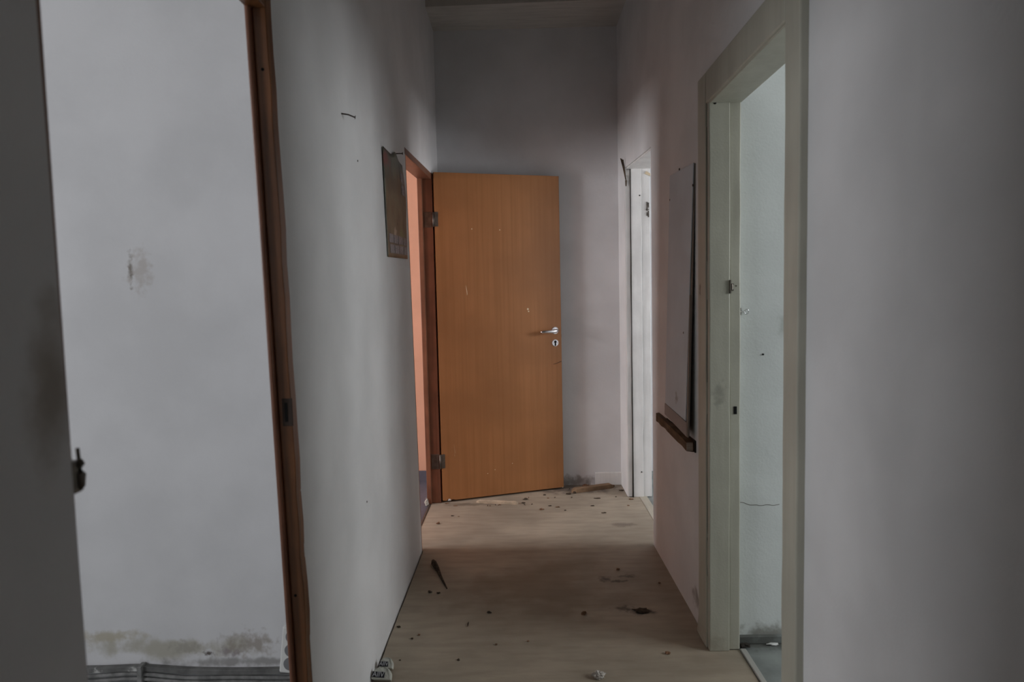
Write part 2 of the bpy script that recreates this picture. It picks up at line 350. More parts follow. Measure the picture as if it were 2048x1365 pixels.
# far jamb with rebate, head, near jamb lining
bm = B(); prism(bm, [(-0.624, 4.045, 0), (-0.596, 4.045, 0), (-0.596, 4.09, 0), (-0.624, 4.09, 0)], [(-0.624, 4.03, 2.06), (-0.596, 4.03, 2.06), (-0.596, 4.09, 2.06), (-0.624, 4.09, 2.06)])
boxm(bm, -0.6, -0.537, 4.068, 4.10, 0, 2.088)
F2 = obj('door_frame', bm, M_brown2, D2, bevel=0.002)
bm = B(); prism(bm, [(-0.624, d2y(2.04) - 0.01, 2.037), (-0.541, d2y(2.04) - 0.01, 2.037), (-0.541, d2y(2.04) - 0.01, 2.004), (-0.624, d2y(2.04) - 0.01, 2.004)],
                 [(-0.624, 4.075, 2.088), (-0.541, 4.075, 2.088), (-0.541, 4.075, 2.05), (-0.624, 4.075, 2.05)])
obj('head_piece', bm, M_brown2, D2, bevel=0.002)
bm = B(); prism(bm, [(-0.624, d2y(0) - 0.0, 0), (-0.543, d2y(0) - 0.0, 0), (-0.543, d2y(0) + 0.02, 0), (-0.624, d2y(0) + 0.02, 0)],
                 [(-0.624, d2y(2.03), 2.03), (-0.543, d2y(2.03), 2.03), (-0.543, d2y(2.03) + 0.02, 2.03), (-0.624, d2y(2.03) + 0.02, 2.03)])
obj('door_frame', bm, M_brown2, D2)
# white filler lump at the jamb foot
bm = B(); bmesh.ops.create_icosphere(bm, subdivisions=3, radius=0.02)
for v in bm.verts: v.co = Vector((v.co.x * 0.5 - 0.626, v.co.y * 0.6 + 4.035, max(0, v.co.z * 1.5 + 0.012))) + noise.noise_vector(v.co * 90) * 0.009
obj('filler_lump', bm, M_paper, D2)
# leaf in its own frame: u along the leaf, face at v = 0 looking back down the corridor
ang = math.atan2(0.265, 0.788)
LM = Matrix.Translation((-0.524, 4.062, 0.012)) @ Matrix.Rotation(ang, 4, 'Z')
LWD, LHT = 0.832, 2.083
bm = B()
out = [(0, 0.004), (0.025, 0.0), (0.03, 0.009), (0.05, 0.0), (0.062, 0.006), (0.085, 0.0), (LWD, 0.0), (LWD, LHT), (0, LHT - 0.004)]
prism(bm, [(u, 0, z) for u, z in out], [(u, 0.04, z) for u, z in out]); bmesh.ops.transform(bm, matrix=LM, verts=bm.verts[:])
leaf = obj('door_leaf', bm, M_veneer, D2, bevel=0.0015)
bm = B(); boxm(bm, LWD, LWD + 0.0015, 0.001, 0.039, 0, LHT, LM); obj('edge_band', bm, M_edge, leaf)
# handle: rosette, neck, lever
hb = B(); bmd = disc(hb, (0, 0, 0), (0, -1, 0), 0.024, 0.008, 32); bmesh.ops.transform(hb, matrix=LM @ Matrix.Translation((0.787, 0, 1.068)), verts=hb.verts[:])
hd = obj('door_handle', hb, M_satin, leaf)
hb = B(); tube(hb, [(0, 0, 0), (0, -0.03, 0), (-0.004, -0.044, 0), (-0.014, -0.052, -0.001), (-0.05, -0.055, -0.003), (-0.09, -0.054, -0.004), (-0.112, -0.050, -0.005), (-0.120, -0.046, -0.005)], [0.010, 0.010, 0.0115, 0.012, 0.0115, 0.0105, 0.0095, 0.006], 14)
bmesh.ops.transform(hb, matrix=LM @ Matrix.Translation((0.787, -0.004, 1.068)), verts=hb.verts[:]); obj('lever', hb, M_steel, hd, smooth=True)
hb = B(); disc(hb, (0, 0, 0), (0, -1, 0), 0.023, 0.006, 32); bmesh.ops.transform(hb, matrix=LM @ Matrix.Translation((0.787, 0, 0.985)), verts=hb.verts[:])
es = obj('keyhole_rosette', hb, M_satin, leaf)
hb = B(); disc(hb, (0, -0.0058, 0.007), (0, -1, 0), 0.0092, 0.0012, 20); boxm(hb, -0.0055, 0.0055, -0.0069, -0.0058, -0.016, 0.004)
disc(hb, (0, -0.0055, -0.016), (0, -1, 0), 0.0045, 0.0012, 14)
for s in (-1, 1): disc(hb, (s * 0.0145, -0.0055, 0), (0, -1, 0), 0.002, 0.0012, 10)
bmesh.ops.transform(hb, matrix=LM @ Matrix.Translation((0.787, 0, 0.985)), verts=hb.verts[:]); obj('keyhole', hb, M_black, es)
hb = B(); boxm(hb, LWD, LWD + 0.007, 0.012, 0.026, 1.022, 1.04, LM); obj('latch_bolt', hb, M_dsteel, leaf)
# chips and scratches in the veneer
hb = B()
for u, z, du, dz, r in [(0.187, 1.375, 0.006, -0.065, 0.0022), (0.190, 1.345, 0.004, -0.03, 0.0018), (0.087, 0.305, -0.006, 0.06, 0.002), (0.084, 0.285, -0.003, 0.02, 0.0015)]:
    prism(hb, [(u - r * 0.3, -0.0004, z), (u + r * 0.3, -0.0004, z), (u + du + r, -0.0004, z + dz * 0.6), (u + du, -0.0004, z + dz)], [(u - r * 0.3, 0.0002, z), (u + r * 0.3, 0.0002, z), (u + du + r, 0.0002, z + dz * 0.6), (u + du, 0.0002, z + dz)])
for u, z, s in [(0.60, 1.215, 0.007), (0.605, 1.20, 0.005), (0.235, 1.732, 0.004), (0.42, 1.728, 0.004), (0.35, 0.17, 0.003), (0.47, 0.2, 0.003), (0.30, 0.15, 0.003), (0.825, 0.0, 0.003)]:
    disc(hb, (u, 0.0003, z), (0, -1, 0), s, 0.0008, 7)
bmesh.ops.transform(hb, matrix=LM, verts=hb.verts[:]); obj('veneer_chips', hb, M_chip, leaf)
hb = B(); prism(hb, [(0.03, -0.0005, 0.0), (0.052, -0.0005, 0.0), (0.048, -0.0005, 0.011), (0.036, -0.0005, 0.013)], [(0.03, 0.002, 0.0), (0.052, 0.002, 0.0), (0.048, 0.002, 0.011), (0.036, 0.002, 0.013)])
bmesh.ops.transform(hb, matrix=LM, verts=hb.verts[:]); obj('broken_corner', hb, M_plastic, leaf)
hb = B(); tube(hb, [(0.77, -0.0005, 0.842), (0.79, -0.0005, 0.845), (0.81, -0.0005, 0.852), (0.83, -0.0005, 0.86)], [0.0008, 0.0015, 0.0018, 0.0022], 5)
bmesh.ops.transform(hb, matrix=LM, verts=hb.verts[:]); obj('scratch', hb, M_crumb, leaf)
for z in (1.80, 0.27):
    hb = B(); boxm(hb, -0.592, -0.545, 4.0655, 4.068, z - 0.048, z + 0.048)
    h_ = obj('hinge', hb, M_dsteel, F2, bevel=0.001)
    hb = B(); tube(hb, [(-0.534, 4.060, z - 0.045), (-0.534, 4.060, z + 0.045)], 0.0065, 12); obj('hinge_knuckle', hb, M_dsteel, h_, smooth=True)
    hb = B(); boxm(hb, -0.002, 0.02, -0.002, 0.002, z - 0.055, z + 0.035, LM); obj('hinge_plate', hb, M_dsteel, h_)

# ------------------------------------------------------------------ door 3: near right opening, cream painted
D3 = thing('door_3', 'cream painted door frame of the near right opening', 'door', (0.70, 1.97, 0)); D3['kind'] = 'structure'
XC = 0.657
def upright(x0, x1, y0, y1, z0, z1, wob=0.0015, n=30):
    b = B(); prev = None
    for i in range(n + 1):
        z = z0 + (z1 - z0) * i / n
        wv = [wob * noise.noise(Vector((z * 7, k * 5, x0 * 30 + y0))) for k in range(4)]
        ring = [b.verts.new((x, y, z)) for x, y in ((x0 + wv[0], y0 + wv[1]), (x1 + wv[1], y0 + wv[2]), (x1, y1), (x0 + wv[3], y1 + wv[0]))]
        if prev:
            for k in range(4): b.faces.new((prev[k], prev[(k + 1) % 4], ring[(k + 1) % 4], ring[k]))
        else: b.faces.new(list(reversed(ring)))
        prev = ring
    b.faces.new(prev); return b
obj('jamb', upright(0.663, 0.736, 2.294, 2.36, 0, 1.97), M_cream, D3, bevel=0.003)
obj('jamb_rebate', upright(0.736, 0.776, 2.303, 2.36, 0, 1.97), M_cream, D3, bevel=0.004)
C3 = obj('casing', upright(XC, 0.680, 2.318, 2.418, 0, 2.075), M_cream, D3, bevel=0.004)
obj('casing', upright(XC, 0.680, 1.548, 1.636, 0, 2.075), M_cream, D3, bevel=0.004)
obj('jamb', upright(0.663, 0.776, 1.60, 1.648, 0, 1.97), M_cream, D3, bevel=0.003)
bm = B(); boxm(bm, XC, 0.680, 1.637, 2.317, 1.965, 2.075); obj('casing_head', bm, M_cream, D3, bevel=0.005)
bm = B(); boxm(bm, 0.664, 0.776, 1.648, 2.297, 1.962, 2.02); obj('head_lining', bm, M_cream, D3, bevel=0.003)
# plinth swelling at the casing foot
bm = B(); prism(bm, [(0.6555, 2.335, 0.0), (0.6555, 2.44, 0.0), (0.678, 2.47, 0.0), (0.678, 2.335, 0)], [(0.660, 2.33, 0.13), (0.662, 2.425, 0.13), (0.678, 2.43, 0.13), (0.678, 2.33, 0.13)])
obj('plinth', bm, M_cream, D3, bevel=0.004)
bm = B(); boxm(bm, 0.751, 0.7625, 2.3005, 2.304, 0.874, 0.902); obj('strike_hole', bm, M_black, D3)
bm = B(); boxm(bm, 0.7335, 0.738, 2.288, 2.304, 1.305, 1.352); boxm(bm, 0.738, 0.750, 2.299, 2.304, 1.334, 1.340); boxm(bm, 0.738, 0.750, 2.299, 2.304, 1.314, 1.320)
tube(bm, [(0.744, 2.2985, 1.318), (0.744, 2.2985, 1.338)], 0.003, 8); disc(bm, (0.7600, 2.3035, 1.331), (0, -1, 0), 0.0028, 0.002, 12)
obj('old_hinge', bm, M_dsteel, D3)
bm = B(); disc(bm, (0.683, 2.2945, 1.962), (0, -1, 0), 0.005, 0.003, 12); obj('knot_hole', bm, M_black, D3)
bm = B(); tube(bm, [(0.6622, 2.319, 0.05), (0.6622, 2.319, 0.7), (0.6622, 2.319, 1.3), (0.6622, 2.319, 1.95)], [0.001, 0.0015, 0.0012, 0.0015], 6); obj('gap_line', bm, M_sub, D3)

# threshold strips
bm = B(); prism(bm, [(0.776, 2.30, -0.002), (0.796, 2.30, -0.002), (0.796, 1.62, -0.002), (0.781, 1.62, -0.002)], [(0.776, 2.30, 0.007), (0.796, 2.30, 0.007), (0.796, 1.62, 0.007), (0.781, 1.62, 0.007)])
struct(obj('trim_2', bm, M_strip, bevel=0.002), 'grey strip on the floor across the near right doorway', 'threshold')
bm = B(); boxm(bm, 0.741, 0.79, 3.32, 4.128, -0.01, 0.003)
struct(obj('trim_3', bm, M_thr, bevel=0.002), 'pale threshold board across the far right doorway', 'threshold')
bm = B(); boxm(bm, -0.612, -0.6015, 3.29, 4.04, -0.01, 0.004)
struct(obj('trim_4', bm, M_dsteel, bevel=0.001), 'thin metal strip across the far left doorway', 'threshold')

# ------------------------------------------------------------------ door 4: far right opening, white frame
D4 = thing('door_4', 'white painted door frame of the far right opening', 'door', (0.75, 3.73, 0)); D4['kind'] = 'structure'
J4 = obj('jamb', upright(0.700, 0.768, 4.118, 4.16, 0, 2.10, 0.002), M_wpaint, D4, bevel=0.003)
obj('jamb_rebate', upright(0.768, 0.822, 4.124, 4.16, 0, 2.10, 0.002), M_wpaint, D4, bevel=0.004)
obj('casing', upright(0.669, 0.698, 4.128, 4.165, 0, 2.09, 0.003), M_wpaint, D4, bevel=0.003)
bm = B(); prism(bm, [(0.676, 3.318, 2.035), (0.83, 3.318, 2.035), (0.83, 3.318, 2.07), (0.676, 3.318, 2.07)], [(0.676, 4.14, 2.092), (0.83, 4.14, 2.092), (0.83, 4.14, 2.13), (0.676, 4.14, 2.13)])
obj('head_lining', bm, M_wpaint, D4, bevel=0.002)
obj('jamb', upright(0.68, 0.777, 3.30, 3.32, 0, 2.03, 0.001), M_wpaint, D4)
bm = B(); prism(bm, [(0.79, 4.120, 2.06), (0.825, 4.120, 2.045), (0.825, 4.120, 2.06), (0.80, 4.120, 2.075)], [(0.79, 4.13, 2.06), (0.825, 4.13, 2.045), (0.825, 4.13, 2.06), (0.80, 4.13, 2.075)]); obj('splintered_wood', bm, M_chip, D4)
bm = B()
for a in [(0.803, 1.885, 1.83), (0.812, 1.88, 1.85), (0.803, 1.82, 1.80), (0.812, 1.83, 1.79)]:
    boxm(bm, a[0] - 0.003, a[0] + 0.003, 4.119, 4.126, min(a[1:]), max(a[1:]))
boxm(bm, 0.795, 0.815, 4.119, 4.126, 1.835, 1.84); boxm(bm, 0.80, 0.815, 4.119, 4.126, 1.80, 1.804)
obj('old_hinge', bm, M_dsteel, D4)
for x, z in ((0.757, 1.925), (0.755, 0.165)):
    bm = B(); disc(bm, (x, 4.119, z), (0, -1, 0), 0.0042, 0.0035, 10); obj('screw_hole', bm, M_black, J4)
bm = B(); tube(bm, [(0.699, 4.1165, 0.0), (0.6995, 4.1165, 0.3), (0.6985, 4.1165, 0.9), (0.699, 4.1165, 1.5), (0.699, 4.1165, 2.09)], [0.006, 0.004, 0.0022, 0.003, 0.002], 8); obj('dark_crack', bm, M_sub, D4)
# piece of skirting on the end wall
bm = B(); prism(bm, [(0.487, 4.398, 0.0), (0.487, 4.41, 0.0), (0.487, 4.41, 0.088), (0.487, 4.400, 0.084)], [(0.675, 4.398, 0.0), (0.675, 4.41, 0.0), (0.675, 4.41, 0.09), (0.675, 4.400, 0.086)])
struct(obj('baseboard_back', bm, M_wpaint, bevel=0.002), 'short piece of white skirting on the end wall', 'skirting')

# ------------------------------------------------------------------ things on the left wall
def nail(name, p, d, ln, r=0.0022, parent=None, m=M_rust, bend=(0, 0, 0)):
    p = Vector(p); d = Vector(d).normalized(); b = B()
    tube(b, [p, p + d * ln * 0.55, p + d * ln + Vector(bend)], r, 10)
    e = p + d * ln + Vector(bend); tube(b, [e, e + d * 0.0025], r * 2.4, 12)
    return obj(name, b, m, parent, smooth=False)
tag(nail('nail', (XL + 0.0, 2.035, 1.886), (0.80, 0.25, -0.10), 0.040, bend=(0, 0.002, -0.004)), 'dark bent nail sticking out of the left wall by the near door frame', 'nail')

CT = thing('calendar', 'worn wall calendar with dark photo and small month tables beside the far left doorway', 'calendar', (XL + 0.002, 2.86, 1.48))
def cal(u, v):
    """u 0..1 along the wall, v 0..1 from top to bottom"""
    tl = Vector((2.612, 1.919)); bl = Vector((2.654, 1.484)); tr = Vector((3.03, 1.925)); br = Vector((3.096, 1.500))
    right = tr.lerp(br, v); right.x += 0.035 * math.sin(math.pi * min(1, v * 1.1)) * (1 if v < 0.9 else 0.6)
    left = tl.lerp(bl, v)
    p = left.lerp(right, u)
    sag = 0.028 * math.exp(-((u - 0.62) / 0.13) ** 2) * (1 - v) ** 3
    x = XL + 0.003 + 0.004 * (u ** 2) * (0.4 + math.sin(v * 5) ** 2) + 0.004 * (1 - v)
    return (x, p.x, p.y + sag)
bm = B(); n = 22; g = [[bm.verts.new(cal(i / n, j / n)) for i in range(n + 1)] for j in range(n + 1)]
for j in range(n):
    for i in range(n): bm.faces.new((g[j][i], g[j][i + 1], g[j + 1][i + 1], g[j + 1][i]))
r = bmesh.ops.extrude_face_region(bm, geom=bm.faces[:]); bmesh.ops.translate(bm, vec=(-0.0012, 0, 0), verts=[v for v in r['geom'] if isinstance(v, bmesh.types.BMVert)])
sheet = obj('sheet', bm, M_pic, CT, smooth=True)
def patch(u0, u1, v0, v1, nm='month_table', m=M_grid):
    b = B(); k = 4; off = Vector((0.0012, 0, 0)); gg = [[b.verts.new(Vector(cal(u0 + (u1 - u0) * i / k, v0 + (v1 - v0) * j / k)) + off) for i in range(k + 1)] for j in range(k + 1)]
    for j in range(k):
        for i in range(k): b.faces.new((gg[j][i], gg[j][i + 1], gg[j + 1][i + 1], gg[j + 1][i]))
    rr = bmesh.ops.extrude_face_region(b, geom=b.faces[:]); bmesh.ops.translate(b, vec=(-0.0008, 0, 0), verts=[v for v in rr['geom'] if isinstance(v, bmesh.types.BMVert)])
    return obj(nm, b, m, sheet)
for row, v0 in enumerate((0.775, 0.875)):
    for c in range(4):
        u0 = 0.10 + 0.225 * c + 0.03 * row
        patch(u0, min(0.985, u0 + 0.205), v0, v0 + 0.082)
patch(0.79, 0.95, 0.10, 0.20); patch(0.79, 0.95, 0.225, 0.325)
nail('nail', (XL, 2.885, 1.948), (0.8, 0.3, 0.06), 0.035, parent=CT)

# small specks on the left wall
for y, z, nm in ((2.22, 1.78, 0.006), (2.17, 0.62, 0.006)):
    b = B(); disc(b, (XL, y, z), (1, 0, 0), nm * 0.6, 0.0015, 8)
    tag(obj('wall_chip', b, M_crumb), 'tiny dark fleck on the left wall ' + ('above and left of the calendar' if z > 1 else 'low down near the floor'), 'chip')

# ------------------------------------------------------------------ things on the right wall
PN = thing('wall_panel', 'tall narrow grey panel leaning on the right wall above a wooden ledge', 'panel', (0.66, 2.73, 0.72))
def px(z): return 0.671 - (1.83 - z) * 0.020
def pslab(b, y0t, y1t, y0b, y1b, z0, z1, dx0, dx1, zt0=0, zt1=0):
    a = [(px(z1) + dx0, y0t, z1 + zt0), (px(z1) + dx0, y1t, z1 + zt1), (px(z0) + dx0, y1b, z0 + 0.012), (px(z0) + dx0, y0b, z0)]
    c = [(px(z1) + dx1, y0t, z1 + zt0), (px(z1) + dx1, y1t, z1 + zt1), (px(z0) + dx1, y1b, z0 + 0.012), (px(z0) + dx1, y0b, z0)]
    prism(b, a, c)
bm = B(); pslab(bm, 2.515, 2.905, 2.565, 2.93, 0.80, 1.812, -0.004, 0.0, -0.008, 0.014); face = obj('panel_face', bm, M_panel, PN, bevel=0.001)
bm = B(); pslab(bm, 2.514, 2.905, 2.535, 2.93, 0.745, 1.812, 0.0006, 0.005, -0.010, 0.012); obj('backing_board', bm, M_pback, PN)
bm = B(); prism(bm, [(px(0.80) - 0.006, 2.545, 0.798), (px(0.80) - 0.006, 2.93, 0.812), (px(0.75) - 0.006, 2.93, 0.762), (px(0.75) - 0.006, 2.545, 0.742)],
                 [(px(0.80), 2.545, 0.798), (px(0.80), 2.93, 0.812), (px(0.75), 2.93, 0.762), (px(0.75), 2.545, 0.742)]); obj('lower_strip', bm, M_pstrip, PN)
bm = B(); prism(bm, [(px(0.75) - 0.005, 2.526, 0.742), (px(0.75) - 0.005, 2.548, 0.742), (px(1.3) - 0.005, 2.535, 1.3), (px(1.3) - 0.005, 2.524, 1.3)],
                 [(px(0.75) + 0.0005, 2.526, 0.742), (px(0.75) + 0.0005, 2.548, 0.742), (px(1.3) + 0.0005, 2.535, 1.3), (px(1.3) + 0.0005, 2.524, 1.3)]); obj('side_strip', bm, M_pback, PN)
for y, z in ((2.735, 1.822), (2.895, 1.72), (2.62, 1.15), (2.518, 1.72)):
    b = B(); disc(b, (px(z) - 0.002, y, z), (-1, 0, 0), 0.005, 0.003, 10); obj('screw', b, M_rust, PN)
# ledge
LG = thing('wooden_ledge', 'rough dark brown timber ledge fixed to the right wall under the grey panel', 'ledge', (0.665, 2.85, 0.66))
bm = B(); prev = None; n = 26
for i in range(n + 1):
    y = 2.525 + (3.165 - 2.525) * i / n
    a = 0.004 * noise.noise(Vector((y * 14, 0, 1))); c = 0.010 * noise.noise(Vector((y * 9, 4, 1))); x0 = 0.640 + 0.004 * noise.noise(Vector((y * 8, 9, 0))) + 0.012 * i / n
    ring = [bm.verts.new(p) for p in ((x0, y, 0.688 + c), (0.670, y, 0.684 + c), (0.670, y, 0.726 + a), (x0, y, 0.724 + a))]
    if prev:
        for k in range(4): bm.faces.new((prev[k], prev[(k + 1) % 4], ring[(k + 1) % 4], ring[k]))
    else: bm.faces.new(ring)
    prev = ring
bm.faces.new(list(reversed(prev))); obj('timber', bm, M_ledge, LG, bevel=0.001)
bm = B(); boxm(bm, 0.640, 0.664, 2.521, 2.5255, 0.690, 0.722); obj('sawn_end', bm, M_endg, LG)
bm = B(); boxm(bm, 0.6702, 0.677, 2.515, 3.15, 0.683, 0.730); obj('gap_shade', bm, M_sub, LG)  # dark strip painted in for the shaded gap between ledge and wall

# loose wires at the far frame corner
bm = B()
for k in range(3):
    tube(bm, [(0.672, 4.115, 2.02), (0.668 - 0.002 * k, 4.13, 2.07), (0.660 - 0.003 * k, 4.11 + 0.004 * k, 2.105), (0.652 - 0.007 * k, 4.10, 2.145 + 0.004 * k)], 0.0035, 6)
tube(bm, [(0.673, 4.12, 2.02), (0.673, 4.12, 1.985)], [0.006, 0.003], 8)
tag(obj('loose_wire', bm, M_crumb), 'stub of dark loose wires poking out above the far right white frame', 'wire')
# hook and nail on the mint wall
HK = thing('hook', 'small pale ring hook on the mint wall seen through the near right doorway', 'hook', (0.81, 2.355, 1.23))
bm = B(); boxm(bm, 0.789, 0.795, 2.354, 2.36, 1.226, 1.252); obj('mount', bm, M_dsteel, HK)
bm = B(); tube(bm, [(0.813 + 0.0075 * math.cos(a), 2.350 - 0.002 * math.sin(a), 1.238 + 0.0085 * math.sin(a)) for a in [2 * math.pi * k / 16 for k in range(17)]], 0.002, 8)
tube(bm, [(0.792, 2.354, 1.238), (0.806, 2.350, 1.238)], 0.0022, 8); obj('ring', bm, M_steel, HK, smooth=True)
b = B(); disc(b, (0.876, 2.36, 1.081), (0, -1, 0), 0.0035, 0.004, 12); tag(obj('wall_plug', b, M_black), 'small black plug in the mint wall below the ring hook', 'plug')
b = B(); tube(b, [(0.795 + 0.012 * i, 2.3597, 0.533 - 0.012 * min(1, i / 4) + 0.002 * math.sin(i * 1.7)) for i in range(13)], 0.0009, 5)
tag(obj('wall_crack', b, M_crumb), 'thin dark crack running across the mint wall in the doorway', 'crack')

# ------------------------------------------------------------------ left room: trunking, cables, strap, power strip
def run(name, z, y, r, label, zo=0.0, m=M_cable, x0=-2.6, x1=-0.61, dip=0.012, ph=0.0):
    b = B(); pts = []
    for i in range(60):
        x = x0 + (x1 - x0) * i / 59
        t = 1 / (1 + math.exp(-(x + 1.22) * 22))
        pts.append((x, y + 0.001 * math.sin(x * 9 + ph), z + 0.006 * math.exp(-((x + 1.34) / 0.10) ** 2) - dip * t + 0.0015 * math.sin(x * 17 + ph) + zo))
    tube(b, pts, r, 12)
    return tag(obj(name, b, m, smooth=True), label, 'cable', 'grey cables along the foot of the left room wall')
run('cable', 0.041, 2.121, 0.0068, 'dusty grey cable directly below the flat trunking in the left room')
run('cable', 0.0245, 2.119, 0.0068, 'dusty grey cable in the middle of the bundle under the trunking', ph=0.0, dip=0.010)
run('cable', 0.0065, 2.117, 0.0068, 'dusty grey cable lying lowest on the left room floor', ph=0.0, dip=0.006)
bm = B(); prev = None
for i in range(60):
    x = -2.6 + (2.6 - 0.61) * i / 59; t = 1 / (1 + math.exp(-(x + 1.22) * 22)); z = 0.052 + 0.006 * math.exp(-((x + 1.34) / 0.10) ** 2) - 0.012 * t + 0.001 * math.sin(x * 15)
    ring = [bm.verts.new(p) for p in ((x, 2.118, z), (x, 2.138, z), (x, 2.138, z + 0.018), (x, 2.118, z + 0.018))]
    if prev:
        for k in range(4): bm.faces.new((prev[k], prev[(k + 1) % 4], ring[(k + 1) % 4], ring[k]))
    else: bm.faces.new(ring)
    prev = ring
bm.faces.new(list(reversed(prev)))
tag(obj('cable_trunking', bm, M_trunk, bevel=0.002), 'flat dusty grey trunking along the foot of the left room wall', 'trunking')
bm = B(); boxm(bm, -1.335, -1.318, 2.106, 2.139, -0.003, 0.080)
tag(obj('cable_strap', bm, M_cable, bevel=0.003), 'grey strap holding the cable bundle in the left room', 'strap')
PS = thing('power_strip', 'white multi socket strip leaning behind the dark brown jamb', 'power strip', (-0.79, 2.085, 0.06))
T = Matrix.Translation((-0.797, 2.088, 0.072)) @ Matrix.Rotation(math.radians(7), 4, 'Y')
bm = B(); boxm(bm, -0.036, 0.036, -0.02, 0.02, 0.0, 0.16); bmesh.ops.transform(bm, matrix=T, verts=bm.verts[:]); obj('housing', bm, M_plastic, PS, bevel=0.006)
for z in (0.034, 0.081, 0.128):
    bm = B(); disc(bm, (0, -0.020, z), (0, -1, 0), 0.0225, 0.0012, 28); bmesh.ops.transform(bm, matrix=T, verts=bm.verts[:]); obj('socket', bm, M_sock, PS)

# ------------------------------------------------------------------ debris on the corridor floor
def plank(name, p0, p1, wd, th, m, label, cat, jag=0.004, lift0=0.0, lift1=0.0):
    p0 = Vector(p0); p1 = Vector(p1); d = (p1 - p0).normalized(); s = Vector((-d.y, d.x, 0)); b = B(); prev = None; n = 14
    for i in range(n + 1):
        t = i / n; c = p0.lerp(p1, t); l = lift0 + (lift1 - lift0) * t
        j = [jag * noise.noise(Vector((t * 6, k * 3, p0.x * 9))) for k in range(4)]
        e = 0.55 if i in (0, n) else 1
        ring = [b.verts.new(q) for q in (c - s * (wd / 2 * e + j[0]) + Vector((0, 0, l)), c + s * (wd / 2 * e + j[1]) + Vector((0, 0, l)), c + s * (wd / 2 * e + j[2]) + Vector((0, 0, l + th * e)), c - s * (wd / 2 * e + j[3]) + Vector((0, 0, l + th * e + j[1] * 0.5)))]
        if prev:
            for k in range(4): b.faces.new((prev[k], prev[(k + 1) % 4], ring[(k + 1) % 4], ring[k]))
        else: b.faces.new(ring)
        prev = ring
    b.faces.new(list(reversed(prev)))
    return tag(obj(name, b, m, bevel=0.001), label, cat)
plank('wood_offcut', (0.315, 4.235, 0), (0.60, 4.345, 0), 0.042, 0.028, M_scrap, 'brown wood offcut on the floor against the white skirting', 'wood')
plank('timber_slat', (-0.31, 4.065, 0), (-0.045, 4.015, 0), 0.024, 0.017, M_slat, 'thin pale wooden slat on the floor in front of the open door', 'wood', jag=0.002)
# dark twig with a thick end
bm = B(); tube(bm, [(-0.462, 3.125, 0.012), (-0.452, 3.09, 0.014), (-0.430, 3.04, 0.010), (-0.405, 2.96, 0.006), (-0.380, 2.89, 0.004), (-0.360, 2.835, 0.003)], [0.008, 0.014, 0.010, 0.006, 0.0045, 0.0025], 8)
for v in bm.verts: v.co += noise.noise_vector(v.co * 60) * 0.003; v.co.z = max(0.0005, v.co.z)
tag(obj('twig', bm, M_crumb), 'dark dried stick with a thick end on the floor near the left wall', 'stick')
def lump(name, x, y, rx, ry, rz, m, label, cat, group=None, sub=2, amp=0.9, z0=0.0):
    b = B(); bmesh.ops.create_icosphere(b, subdivisions=sub, radius=1)
    sd = Vector((x * 13, y * 7, 1))
    for v in b.verts:
        k = 1 + amp * noise.noise(v.co * 1.8 + sd)
        v.co = Vector((v.co.x * rx * k + x, v.co.y * ry * k + y, max(0.0, (v.co.z * k + 0.8) * rz) + z0 + 0.0002))
    return tag(obj(name, b, m), label, cat, group)
cr = [((0.155, 3.968), .010, .006), ((-0.538 + 0.03, 3.68), .012, .01), ((0.419, 3.954), .012, .006), ((0.64, 3.95), .010, .005), ((0.006, 4.106), .018, .010), ((0.13, 4.19), .012, .006),
      ((0.473, 3.821), .016, .005), ((0.467, 4.101), .022, .006), ((0.243, 3.878), .008, .005), ((-0.424, 2.436), .006, .005), ((-0.447, 2.41), .006, .005), ((-0.253, 2.258), .006, .005),
      ((-0.239, 2.515), .003, .022), ((-0.433, 2.803), .010, .008), ((-0.393, 2.792), .010, .006), ((-0.159, 2.607), .012, .006), ((0.232, 2.583), .012, .012), ((0.436, 3.01), .010, .008),
      ((-0.466, 2.263), .004, .003), ((0.508, 2.282), .012, .008), ((-0.515, 2.50), .008, .006), ((0.20, 3.94), .014, .006), ((-0.01, 4.03), .016, .008), ((0.29, 4.20), .020, .010),
      ((0.33, 4.22), .012, .012), ((-0.438, 3.813), .012, .004), ((-0.40, 3.80), .008, .003), ((0.60, 4.36), .022, .012), ((0.52, 4.37), .02, .01), ((0.645, 4.26), .02, .008), ((0.10, 3.90), .018, .009),
      ((0.68, 4.07), .018, .008), ((-0.50, 4.05), .014, .006), ((-0.44, 4.00), .016, .004), ((0.0, 2.38), .005, .004), ((0.42, 4.38), .03, .012), ((-0.12, 2.36), .005, .004), ((0.60, 2.86), .006, .005)]
for (p, a, b_) in cr:
    far = p[1] > 3.3
    lump('debris_crumb', p[0], p[1], a * 0.85, b_ * 0.85, min(a, b_) * 0.6, M_crumb if (hash(str(round(p[0] * 1000))) or 1) and int(p[0] * 1000) % 4 else M_rcrumb,
         'small dark crumb of debris on the floor near the open door' if far else 'small dark crumb of debris on the near part of the corridor floor', 'debris',
         'crumbs in front of the open door' if far else 'crumbs on the near floor')
lump('mud_clod', 0.475, 2.605, 0.032, 0.018, 0.004, M_crumb, 'flat dark clod of dried dirt on the floor near the right wall', 'dirt', sub=3, amp=0.8)
lump('plaster_flake', 0.91, 2.335, 0.022, 0.006, 0.003, M_plastic, 'pale flake of plaster on the grey floor behind the near right casing', 'flake')
lump('rubble', 0.80, 2.325, 0.02, 0.012, 0.006, M_sub, 'dark rubble at the foot of the near right rebate', 'rubble', sub=3)

